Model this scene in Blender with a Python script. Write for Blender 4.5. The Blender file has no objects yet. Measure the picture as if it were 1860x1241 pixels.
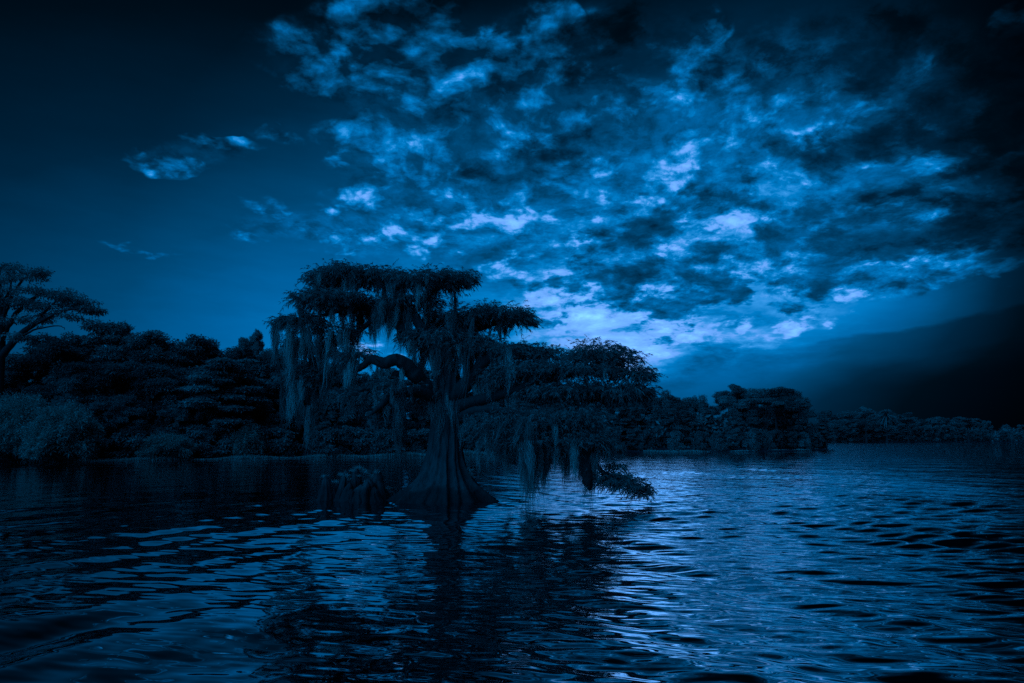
import bpy, math, random
import numpy as np
from mathutils import Vector, Matrix

# ------------------------------------------------------------------ camera
SC = bpy.context.scene
COL = SC.collection
CAM_H = 2.0
PITCH = math.radians(8.1)
FPX = 1240.0                      # focal length in pixels of the 1860 px wide photograph
cd = bpy.data.cameras.new("camera")
cd.sensor_width = 36.0
cd.lens = 24.0
cd.clip_start = 0.05
cd.clip_end = 8000.0
cam = bpy.data.objects.new("camera", cd)
cam.location = (0, 0, CAM_H)
cam.rotation_euler = (math.pi / 2 + PITCH, 0, 0)
COL.objects.link(cam)
SC.camera = cam


def ray(px, py):
    u = (px - 930.0) / FPX
    v = -(py - 620.5) / FPX
    c, s = math.cos(PITCH), math.sin(PITCH)
    return np.array([u, c - s * v, s + c * v])


def at(px, py, Y):
    """point of the place seen in the direction (px, py) at the depth Y"""
    d = ray(px, py)
    t = Y / d[1]
    return np.array([d[0] * t, Y, CAM_H + d[2] * t])


def azel(px, py):
    d = ray(px, py)
    d = d / np.linalg.norm(d)
    return math.atan2(d[0], d[1]), math.asin(d[2])


# ------------------------------------------------------------------ render
SC.render.engine = 'CYCLES'
SC.cycles.max_bounces = 5
SC.cycles.diffuse_bounces = 2
SC.cycles.glossy_bounces = 3
SC.cycles.transmission_bounces = 3
SC.cycles.transparent_max_bounces = 4
SC.cycles.caustics_reflective = False
SC.cycles.caustics_refractive = False
SC.cycles.use_denoising = False
SC.view_settings.view_transform = 'Standard'
SC.view_settings.look = 'None'
SC.view_settings.exposure = 0.0
SC.view_settings.gamma = 1.0

# ------------------------------------------------------------------ sky
SUN_AZ, SUN_EL = azel(1150, 606)


def lin(c):
    return tuple(((x / 255.0 + 0.055) / 1.055) ** 2.4 if x > 10 else x / 255.0 / 12.92 for x in c)


class NT:
    """small helper that writes node trees as expressions"""
    def __init__(self, tree):
        self.t = tree
        self.x = 0

    def new(self, typ, **props):
        n = self.t.nodes.new(typ)
        for k, v in props.items():
            setattr(n, k, v)
        self.x += 1
        n.location = ((self.x % 40) * 180, -(self.x // 40) * 300)
        return n

    def put(self, sock, v):
        if isinstance(v, bpy.types.NodeSocket):
            self.t.links.new(v, sock)
        elif v is not None:
            sock.default_value = v

    def m(self, op, a, b=None, c=None, clamp=False):
        n = self.new('ShaderNodeMath', operation=op, use_clamp=clamp)
        for i, v in enumerate((a, b, c)):
            if v is not None:
                self.put(n.inputs[i], v)
        return n.outputs[0]

    def vm(self, op, a, b=None, scale=None):
        n = self.new('ShaderNodeVectorMath', operation=op)
        self.put(n.inputs[0], a)
        if b is not None:
            self.put(n.inputs[1], b)
        if scale is not None:
            self.put(n.inputs['Scale'], scale)
        return n.outputs[0]

    def noise(self, vec, scale, detail=6, rough=0.55, dist=0.0, color=False):
        n = self.new('ShaderNodeTexNoise')
        self.put(n.inputs['Vector'], vec)
        n.inputs['Scale'].default_value = scale
        n.inputs['Detail'].default_value = detail
        n.inputs['Roughness'].default_value = rough
        n.inputs['Distortion'].default_value = dist
        return n.outputs['Color' if color else 'Fac']

    def smooth(self, v, lo, hi, a=0.0, b=1.0):
        n = self.new('ShaderNodeMapRange', interpolation_type='SMOOTHSTEP')
        self.put(n.inputs['Value'], v)
        for k, val in (('From Min', lo), ('From Max', hi), ('To Min', a), ('To Max', b)):
            self.put(n.inputs[k], val)
        return n.outputs['Result']

    def ramp(self, v, stops, interp='LINEAR'):
        n = self.new('ShaderNodeValToRGB')
        self.put(n.inputs[0], v)
        r = n.color_ramp
        r.interpolation = interp
        while len(r.elements) > 1:
            r.elements.remove(r.elements[-1])
        for i, (p, c) in enumerate(stops):
            e = r.elements[0] if i == 0 else r.elements.new(p)
            e.position = p
            e.color = (c[0], c[1], c[2], 1)
        return n.outputs['Color']

    def mix(self, f, a, b):
        """scalar mix"""
        n = self.new('ShaderNodeMix', data_type='FLOAT')
        self.put(n.inputs[0], f)
        self.put(n.inputs[2], a)
        self.put(n.inputs[3], b)
        return n.outputs[0]

    def combine(self, x, y, z):
        n = self.new('ShaderNodeCombineXYZ')
        for i, v in enumerate((x, y, z)):
            self.put(n.inputs[i], v)
        return n.outputs[0]

    def blobs(self, P, specs):
        """sum of soft ellipses given in sky angles"""
        tot = None
        for px, py, rx, ry, rot, w in specs:
            a, e = azel(px, py)
            a2, _ = azel(px + rx, py)
            a1, _ = azel(px - rx, py)
            _, e2 = azel(px, py - ry)
            _, e1 = azel(px, py + ry)
            mp = self.new('ShaderNodeMapping', vector_type='TEXTURE')
            self.put(mp.inputs['Vector'], P)
            mp.inputs['Location'].default_value = (a, e, 0)
            mp.inputs['Rotation'].default_value = (0, 0, math.radians(rot))
            mp.inputs['Scale'].default_value = (abs(a2 - a1) / 2, abs(e2 - e1) / 2, 1)
            g = self.new('ShaderNodeTexGradient', gradient_type='SPHERICAL')
            self.t.links.new(mp.outputs[0], g.inputs[0])
            
            tot = self.m('MULTIPLY_ADD', g.outputs['Fac'], w, tot if tot is not None else 0.0)
        return tot


world = bpy.data.worlds.new("World")
SC.world = world
world.use_nodes = True
wt = world.node_tree
wt.nodes.clear()
W = NT(wt)
DIR = W.new('ShaderNodeTexCoord').outputs['Generated']
sep = W.new('ShaderNodeSeparateXYZ')
wt.links.new(DIR, sep.inputs[0])
DX, DY, DZ = sep.outputs
AZ = W.m('ARCTAN2', DX, DY)
EL = W.m('ARCSINE', DZ)
P0 = W.combine(AZ, EL, 0.0)
# cloud layer coordinates: the layer lies flat overhead, so it foreshortens towards the horizon
zz = W.m('ADD', W.m('ABSOLUTE', DZ), 0.30)
Q = W.combine(W.m('DIVIDE', DX, zz), W.m('DIVIDE', DY, zz), 0.0)
wv = W.vm('SUBTRACT', W.noise(Q, 2.6, 5, 0.6, 0, True), (0.5, 0.5, 0.5))
P1 = W.vm('ADD', P0, W.vm('MULTIPLY', wv, (0.22, 0.16, 0.0)))
Q1 = W.vm('ADD', Q, W.vm('SCALE', wv, scale=0.12))

# clear air: a broad glow about the hidden sun, dark towards the zenith, the left and the right
BASE = [
    (1085, 590, 220, 130, 0, 0.66), (1050, 480, 900, 600, 0, 0.36),
    (560, 640, 1400, 720, 0, 0.44), (350, 740, 900, 500, 0, 0.20),
    (1450, 430, 560, 520, 0, 0.32), (1560, 560, 600, 260, 8, 0.22),
    (1200, 640, 150, 50, 0, 0.16), (1100, 330, 600, 420, 0, 0.08), (1340, 630, 330, 110, 0, 0.10),
    (1480, 300, 480, 380, 0, 0.14), (1250, 450, 420, 220, 0, 0.08), (1600, 480, 400, 160, 0, 0.12),
]
base = W.m('ADD', W.blobs(P0, BASE), 0.035)
# the sky behind and above the viewer, seen only as fill light
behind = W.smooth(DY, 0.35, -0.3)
# bright patch added high behind the viewer's left shoulder to light the foliage
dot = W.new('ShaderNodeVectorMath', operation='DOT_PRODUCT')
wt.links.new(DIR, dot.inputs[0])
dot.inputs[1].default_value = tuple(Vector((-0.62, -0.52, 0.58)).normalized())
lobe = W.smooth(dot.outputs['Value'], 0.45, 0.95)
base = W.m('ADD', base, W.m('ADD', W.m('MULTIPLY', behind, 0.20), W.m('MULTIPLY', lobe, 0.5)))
skyt = W.new('ShaderNodeTexSky', sky_type='NISHITA', sun_disc=False)
skyt.sun_elevation = SUN_EL
skyt.sun_rotation = SUN_AZ
bw = W.new('ShaderNodeRGBToBW')
wt.links.new(skyt.outputs[0], bw.inputs[0])
base = W.m('ADD', base, W.m('MULTIPLY', bw.outputs[0], 0.0006))

LIGHT = [
    (750, 40, 130, 130, 0, 0.85), (640, 50, 130, 55, 0, 0.45), (570, 125, 110, 40, 0, 0.40),
    (725, 165, 120, 100, 0, 0.85), (700, 235, 105, 120, 0, 0.85), (690, 300, 95, 75, 0, 0.85), (600, 100, 160, 90, 0, 0.3),
    (350, 268, 100, 48, 8, 1.05), (425, 266, 75, 24, 0, 0.7), (512, 244, 45, 26, 0, 0.55),
    (610, 215, 60, 34, 30, 0.5), (880, 140, 100, 75, 0, 0.95), (800, 215, 120, 90, 0, 0.42),
    (1005, 95, 70, 115, -25, 1.0), (970, 190, 70, 60, 0, 0.6), (1248, 60, 75, 60, 0, 0.95), (560, 400, 150, 44, 0, 0.62),
    (620, 380, 120, 20, 12, 0.4), (780, 430, 320, 60, 0, 0.62), (900, 390, 280, 110, 0, 0.5),
    (1060, 370, 170, 80, 0, 0.46), (970, 500, 160, 60, 0, 0.45), (1168, 200, 70, 80, 0, 0.5),
    (1330, 205, 230, 105, 0, 0.75), (1220, 290, 190, 100, 0, 0.6), (950, 190, 180, 130, 0, 0.3),
    (1400, 350, 240, 130, 0, 0.32), (1560, 462, 50, 28, 0, 0.66), (1690, 470, 110, 65, -15, 0.9),
    (1850, 18, 75, 55, 0, 0.8), (1640, 200, 110, 140, 0, 0.42), (1110, 560, 180, 80, 0, 0.75),
    (1350, 575, 130, 45, 0, 0.2), (1250, 630, 200, 30, 5, 0.35), (1480, 100, 90, 60, 0, 0.3),
    (1500, 540, 180, 50, 10, 0.34), (1830, 480, 120, 40, 20, 0.4),
    (270, 455, 90, 9, -4, 0.22), (690, 650, 200, 60, 0, 0.2), (1420, 420, 100, 60, 0, 0.3),
    (1680, 330, 100, 80, 0, 0.34),
    # above the frame, seen in the water only
    (1150, -350, 700, 260, 0, 0.12), (1400, 300, 480, 260, 0, 0.42), (1060, 150, 260, 160, 0, 0.45), (800, 300, 260, 160, 0, 0.30),
]
DARK = [
    (915, 300, 90, 55, 0, 0.75), (1030, 290, 110, 70, 0, 0.75), (1100, 200, 75, 110, 0, 0.5), (1160, 250, 90, 60, 0, 0.4), (1080, 120, 60, 60, 0, 0.35),
    (1195, 430, 170, 95, 0, 0.8), (1200, 515, 130, 100, 0, 0.8), (1090, 520, 170, 50, 10, 0.75), (1050, 470, 60, 60, 30, 0.5),
    (1205, 585, 70, 55, 0, 0.8), (1295, 528, 100, 32, 25, 1.1), (1370, 440, 110, 60, 0, 0.8), (1450, 390, 130, 70, 0, 0.7),
    (1540, 420, 120, 80, 0, 0.8), (1500, 492, 240, 55, -5, 1.0), (1600, 260, 140, 100, 0, 0.8), (1790, 220, 170, 200, 0, 1.2),
    (1570, 70, 200, 120, 0, 0.8), (1400, 60, 150, 80, 0, 0.5), (1740, 410, 190, 60, 0, 0.8), (1650, 380, 120, 60, 0, 0.6),
    (1430, 265, 130, 60, 0, 0.5), (1090, 75, 90, 60, 0, 0.25), (1130, 30, 150, 60, 0, 0.5), (1290, 110, 90, 60, 0, 0.5), (1340, 350, 120, 50, 0, 0.5),
    (1710, 90, 200, 150, 0, 0.7), (1120, 570, 60, 25, 0, 0.5), (970, 590, 90, 30, 0, 0.4), (1000, 210, 90, 60, 0, 0.2),
]
def billow(v):
    f = None
    for sc_, am in ((13.0, 0.55), (29.0, 0.32), (61.0, 0.18)):
        n_ = W.new('ShaderNodeTexVoronoi', feature='SMOOTH_F1', voronoi_dimensions='2D')
        W.put(n_.inputs['Vector'], v)
        n_.inputs['Scale'].default_value = sc_
        n_.inputs['Smoothness'].default_value = 0.35
        f = W.m('MULTIPLY_ADD', n_.outputs['Distance'], -am, f if f is not None else 0.75)
    return f


puff = billow(W.vm('ADD', Q1, W.vm('SCALE', W.vm('SUBTRACT', W.noise(Q, 14.0, 4, 0.6, 0, True), (0.5, 0.5, 0.5)), scale=0.05)))
n1 = W.m('ADD', W.noise(Q1, 6.0, 14, 0.64), W.m('MULTIPLY', W.m('SUBTRACT', puff, 0.42), 0.30))
n2 = W.m('ADD', W.noise(W.vm('ADD', Q1, (7.3, 3.1, 0)), 7.2, 12, 0.62), W.m('MULTIPLY', W.m('SUBTRACT', puff, 0.42), 0.10))
n1b = W.noise(W.vm('ADD', Q1, (-0.02, 0.035, 0)), 5.6, 4, 0.58)      # the same cloud a little nearer the sun
relief = W.m('SUBTRACT', n1, n1b)
mL = W.blobs(P1, LIGHT)
wisp = W.noise(W.vm('ADD', W.vm('MULTIPLY', P0, (1.0, 3.6, 1.0)), W.vm('SCALE', wv, scale=0.10)), 9.0, 9, 0.62)
wm = W.m('ADD', 0.10, W.m('MINIMUM', W.blobs(P1, [(1120, 600, 300, 130, 0, 1.6), (1000, 480, 420, 140, 0, 0.9), (1350, 610, 260, 70, 0, 0.7)]), 0.95))
base = W.m('MULTIPLY', base, W.m('ADD', 1.0, W.m('MULTIPLY', W.m('MULTIPLY', W.m('SUBTRACT', wisp, 0.52), wm), 1.9)))
gain = W.m('MULTIPLY', W.m('MINIMUM', W.m('ADD', W.m('MULTIPLY', mL, 4.0), 0.10), 1.0), 2.4)
fl = W.m('ADD', mL, W.m('MULTIPLY', W.m('SUBTRACT', n1, 0.5), gain))
cL = W.m('MULTIPLY', W.smooth(fl, -0.12, 0.42), W.smooth(mL, 0.0, 0.13))
mD = W.blobs(P1, DARK)
gainD = W.m('MULTIPLY', W.m('MINIMUM', W.m('ADD', W.m('MULTIPLY', mD, 4.0), 0.05), 1.0), 3.6)
fd = W.m('ADD', W.m('MINIMUM', mD, 0.72), W.m('MULTIPLY', W.m('SUBTRACT', n2, 0.5), gainD))
cD = W.smooth(fd, 0.04, 0.74)

lit = W.m('ADD', W.m('MULTIPLY', base, 0.72), W.m('ADD', 0.28, W.m('MULTIPLY', relief, 1.6)))
lit = W.m('ADD', lit, W.m('MULTIPLY', W.m('SUBTRACT', n1, 0.52), 0.70))
veil = W.m('MULTIPLY', W.smooth(mL, 0.0, 0.8), 0.55)
cL = W.m('MAXIMUM', cL, W.m('MULTIPLY', veil, W.smooth(n1, 0.3, 0.7, 0.5, 1.5)))
I = W.mix(cL, base, W.m('MAXIMUM', lit, base))
shade = W.m('ADD', W.m('MULTIPLY', base, 0.50), W.m('MULTIPLY', W.m('SUBTRACT', n2, 0.56), -0.45))
shade = W.m('MAXIMUM', shade, 0.012)
I = W.mix(W.m('MULTIPLY', cD, 0.9), I, shade)
# right-hand storm bank with a sloping upper edge
a0, e0 = azel(1170, 668)
a1, e1 = azel(1860, 556)
line = W.m('ADD', e0, W.m('MULTIPLY', W.m('SUBTRACT', AZ, a0), (e1 - e0) / (a1 - a0)))
n3 = W.noise(W.vm('MULTIPLY', P0, (1, 3.0, 1)), 5.0, 8, 0.55)
s = W.m('ADD', W.m('SUBTRACT', line, EL), W.m('MULTIPLY', W.m('SUBTRACT', n3, 0.5), 0.055))
bank = W.m('MULTIPLY', W.m('MAXIMUM', W.smooth(s, -0.004, 0.08), W.m('MULTIPLY', W.smooth(s, -0.002, 0.005), 0.42)), W.smooth(AZ, a0 - 0.01, a0 + 0.16))
depth = W.smooth(AZ, a0 + 0.05, azel(1760, 700)[0], 0.95, 0.30)
I = W.mix(bank, I, W.m('MULTIPLY', I, depth))
# the cloud field is finely broken
frag = W.noise(Q1, 17.0, 9, 0.66)
frag2 = W.noise(W.vm('ADD', Q1, (3.3, 9.1, 0)), 9.0, 6, 0.6)
cm = W.m('MULTIPLY', W.smooth(W.m('ADD', mL, mD), 0.02, 0.55), W.m('SUBTRACT', 1.0, bank))
I = W.m('MULTIPLY', I, W.m('ADD', 1.0, W.m('MULTIPLY', cm, W.m('ADD', W.m('MULTIPLY', W.m('SUBTRACT', frag, 0.5), 1.5), W.m('MULTIPLY', W.m('SUBTRACT', frag2, 0.5), 1.2)))))
# the sky colour is darkened towards the right, standing in for a lens vignette
topR = W.smooth(AZ, azel(1640, 300)[0], azel(1900, 300)[0], 1.0, 0.42)
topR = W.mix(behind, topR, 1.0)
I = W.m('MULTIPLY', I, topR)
RAMP = [(0.0, lin((0, 1, 4))), (0.1, lin((0, 13, 25))), (0.25, lin((0, 36, 62))), (0.45, lin((0, 69, 114))),
        (0.62, lin((0, 97, 161))), (0.78, lin((0, 124, 200))), (0.9, lin((48, 149, 228))), (1.0, lin((104, 167, 250)))]
skycol = W.ramp(W.m('MULTIPLY', I, 1.0, clamp=True), RAMP)
bg = W.new('ShaderNodeBackground')
wt.links.new(skycol, bg.inputs['Color'])
over = W.m('ADD', 1.0, W.m('MULTIPLY', W.m('MAXIMUM', W.m('SUBTRACT', I, 1.0), 0.0), 1.2))
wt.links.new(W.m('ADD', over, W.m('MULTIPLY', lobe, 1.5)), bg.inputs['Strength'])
out = W.new('ShaderNodeOutputWorld')
wt.links.new(bg.outputs[0], out.inputs['Surface'])
world.cycles.sampling_method = 'MANUAL'
world.cycles.sample_map_resolution = 512

# ------------------------------------------------------------------ sun, veiled by cloud
sd = bpy.data.lights.new("sun", 'SUN')
sd.energy = 0.014
sd.angle = math.radians(9)
sd.color = (0.11, 0.41, 1.0)
sun = bpy.data.objects.new("sun", sd)
sv = Vector((math.sin(SUN_AZ) * math.cos(SUN_EL), math.cos(SUN_AZ) * math.cos(SUN_EL), math.sin(SUN_EL)))
sun.rotation_euler = sv.to_track_quat('Z', 'Y').to_euler()
sun.location = (30, 60, 40)
COL.objects.link(sun)

# ------------------------------------------------------------------ helpers
def tag(o, label=None, cat=None, group=None, kind=None):
    if label:
        o['label'] = label
    if cat:
        o['category'] = cat
    if group:
        o['group'] = group
    if kind:
        o['kind'] = kind
    return o


def empty(name, loc=(0, 0, 0), rz=0.0):
    o = bpy.data.objects.new(name, None)
    o.empty_display_size = 0.3
    o.location = loc
    o.rotation_euler = (0, 0, rz)
    COL.objects.link(o)
    return o


def np_mesh(name, V, F, mat=None, parent=None, smooth=False, tint=None, link=True):
    """V (n,3) float, F (m,k) int with k = 3 or 4"""
    V = np.ascontiguousarray(V, dtype=np.float32)
    F = np.ascontiguousarray(F, dtype=np.int32)
    me = bpy.data.meshes.new(name)
    me.vertices.add(len(V))
    me.vertices.foreach_set('co', V.ravel())
    k = F.shape[1]
    me.loops.add(F.size)
    me.loops.foreach_set('vertex_index', F.ravel())
    me.polygons.add(len(F))
    me.polygons.foreach_set('loop_start', np.arange(0, F.size, k, dtype=np.int32))
    if smooth:
        me.polygons.foreach_set('use_smooth', np.ones(len(F), dtype=bool))
    if tint is not None:
        a = me.attributes.new('tint', 'FLOAT', 'POINT')
        a.data.foreach_set('value', np.ascontiguousarray(tint, dtype=np.float32))
    me.update(calc_edges=True)
    if mat:
        me.materials.append(mat)
    o = bpy.data.objects.new(name, me)
    if link:
        COL.objects.link(o)
    if parent:
        o.parent = parent
    return o


def nrm(a):
    return a / np.maximum(np.linalg.norm(a, axis=-1, keepdims=True), 1e-9)


def catmull(pts, n):
    """smooth curve through rows of pts (any columns)"""
    P = np.array(pts, float)
    P = np.vstack([2 * P[0] - P[1], P, 2 * P[-1] - P[-2]])
    out = []
    segs = len(P) - 3
    for i in range(segs):
        p0, p1, p2, p3 = P[i:i + 4]
        for t in np.linspace(0, 1, n, endpoint=False):
            out.append(0.5 * ((2 * p1) + (-p0 + p2) * t + (2 * p0 - 5 * p1 + 4 * p2 - p3) * t * t
                              + (-p0 + 3 * p1 - 3 * p2 + p3) * t ** 3))
    out.append(P[-2])
    return np.array(out)


def tube(path, rad, nside=10, rough=0.0, rs=None):
    """V, F of a tapering tube; the end is drawn to a point"""
    path = np.asarray(path, float)
    n = len(path)
    T = nrm(np.gradient(path, axis=0))
    ref = np.array([0.13, 1.0, 0.21])
    U = nrm(np.cross(T, ref))
    Wv = np.cross(T, U)
    th = np.linspace(0, 2 * np.pi, nside, endpoint=False)
    R = np.asarray(rad, float)[:, None] * np.ones((1, nside))
    if rough and rs is not None:
        bump = rs.normal(0, 1, (n, nside))
        bump = (bump + np.roll(bump, 1, 0) + np.roll(bump, 1, 1)) / 3
        R = R * (1 + rough * bump)
    V = path[:, None, :] + R[..., None] * (np.cos(th)[None, :, None] * U[:, None, :] + np.sin(th)[None, :, None] * Wv[:, None, :])
    V = V.reshape(-1, 3)
    i = np.arange(n - 1)[:, None]
    j = np.arange(nside)[None, :]
    a = i * nside + j
    b = i * nside + (j + 1) % nside
    F = np.stack([a, b, b + nside, a + nside], -1).reshape(-1, 4)
    return V, F


class Bag:
    def __init__(self):
        self.V, self.F, self.T, self.n = [], [], [], 0

    def add(self, V, F, t=1.0):
        self.V.append(V)
        self.F.append(F + self.n)
        self.T.append(np.full(len(V), t) if np.isscalar(t) else t)
        self.n += len(V)

    def build(self, name, mat, parent=None, smooth=False, link=True):
        return np_mesh(name, np.vstack(self.V), np.vstack(self.F), mat, parent, smooth, np.concatenate(self.T), link)


def ribbons(P, D, L, Wd, droop, nseg=3, prof=(0.8, 1.0, 0.6, 0.1), side=None, tint=None):
    """leaf sprays: curved strips that start at P, run along D and droop"""
    n = len(P)
    t = np.linspace(0, 1, nseg + 1)
    C = P[:, None, :] + D[:, None, :] * (L[:, None] * t)[..., None]
    C[..., 2] -= (droop * L)[:, None] * t[None, :] ** 2
    if side is None:
        side = nrm(np.cross(D, nrm(RS.normal(0, 1, (n, 3)))))
    w = Wd[:, None] * np.array(prof)[None, :] * 0.5
    A = C - side[:, None, :] * w[..., None]
    B = C + side[:, None, :] * w[..., None]
    V = np.stack([A, B], 2).reshape(-1, 3)
    base = (np.arange(n) * (nseg + 1) * 2)[:, None] + (np.arange(nseg) * 2)[None, :]
    F = np.stack([base, base + 1, base + 3, base + 2], -1).reshape(-1, 4)
    T = np.repeat(tint if tint is not None else np.ones(n), (nseg + 1) * 2)
    return V, F, T


RS = np.random.RandomState(7)


# ------------------------------------------------------------------ materials
def leaf_mat(name, col, trans=0.35, spread=0.5):
    m = bpy.data.materials.new(name)
    m.use_nodes = True
    t = m.node_tree
    t.nodes.clear()
    w = NT(t)
    at_ = w.new('ShaderNodeAttribute', attribute_name='tint')
    obi = w.new('ShaderNodeObjectInfo')
    f = w.m('MULTIPLY', at_.outputs['Fac'], w.m('ADD', 1.0 - spread * 0.5, w.m('MULTIPLY', obi.outputs['Random'], spread)))
    c = w.vm('SCALE', col, scale=f)
    d = w.new('ShaderNodeBsdfDiffuse')
    tr = w.new('ShaderNodeBsdfTranslucent')
    w.put(d.inputs['Color'], c)
    w.put(tr.inputs['Color'], c)
    g = w.new('ShaderNodeBsdfGlossy')
    g.inputs['Roughness'].default_value = 0.45
    g.inputs['Color'].default_value = (0.5, 0.5, 0.5, 1)
    mx = w.new('ShaderNodeMixShader')
    mx.inputs[0].default_value = trans
    t.links.new(d.outputs[0], mx.inputs[1])
    t.links.new(tr.outputs[0], mx.inputs[2])
    m2 = w.new('ShaderNodeMixShader')
    m2.inputs[0].default_value = 0.03
    t.links.new(mx.outputs[0], m2.inputs[1])
    t.links.new(g.outputs[0], m2.inputs[2])
    o = w.new('ShaderNodeOutputMaterial')
    t.links.new(m2.outputs[0], o.inputs['Surface'])
    return m


def bark_mat(name, c1, c2, scale=6.0, bump=0.4, stain=False):
    m = bpy.data.materials.new(name)
    m.use_nodes = True
    t = m.node_tree
    t.nodes.clear()
    w = NT(t)
    ge = w.new('ShaderNodeTexCoord').outputs['Object']
    sv_ = w.vm('MULTIPLY', ge, (1.0, 1.0, 0.16))
    na = w.noise(sv_, scale * 2.2, 8, 0.65)
    nb = w.noise(ge, scale * 0.35, 4, 0.5)
    f = w.m('ADD', w.m('MULTIPLY', na, 0.8), w.m('MULTIPLY', nb, 0.4))
    c = w.ramp(f, [(0.35, c1), (0.78, c2)])
    if stain:      # dark waterline left by the lake on the foot of the trunk
        sz = w.new('ShaderNodeSeparateXYZ')
        t.links.new(ge, sz.inputs[0])
        k = w.smooth(w.m('ADD', sz.outputs[2], w.m('MULTIPLY', w.m('SUBTRACT', nb, 0.5), 0.9)), 0.30, 0.62, 0.25, 1.0)
        c = w.vm('SCALE', c, scale=k)
    b = w.new('ShaderNodeBsdfPrincipled')
    w.put(b.inputs['Base Color'], c)
    b.inputs['Roughness'].default_value = 0.85
    bp = w.new('ShaderNodeBump')
    bp.inputs['Strength'].default_value = bump
    bp.inputs['Distance'].default_value = 0.05
    w.put(bp.inputs['Height'], na)
    t.links.new(bp.outputs[0], b.inputs['Normal'])
    o = w.new('ShaderNodeOutputMaterial')
    t.links.new(b.outputs[0], o.inputs['Surface'])
    return m


M_LEAF = leaf_mat('cypress_needles', (0.03, 0.27, 0.25), 0.40, 0.0)
M_MOSS = leaf_mat('spanish_moss', (0.09, 0.60, 0.56), 0.5, 0.0)
M_FAR = leaf_mat('forest_leaves', (0.03, 0.29, 0.27), 0.30, 0.5)
M_PALE = leaf_mat('pale_leaves', (0.06, 0.38, 0.33), 0.35, 0.1)
M_REED = leaf_mat('reed_blades', (0.08, 0.58, 0.52), 0.35, 0.1)
M_BARK = bark_mat('cypress_bark', (0.003, 0.012, 0.012), (0.03, 0.10, 0.095), 5.0, 1.0, True)
M_LIMB = bark_mat('limb_bark', (0.002, 0.009, 0.009), (0.014, 0.05, 0.045), 6.0, 0.9)
M_FBARK = bark_mat('forest_bark', (0.003, 0.011, 0.010), (0.012, 0.04, 0.038), 1.5, 0.3)

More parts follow.
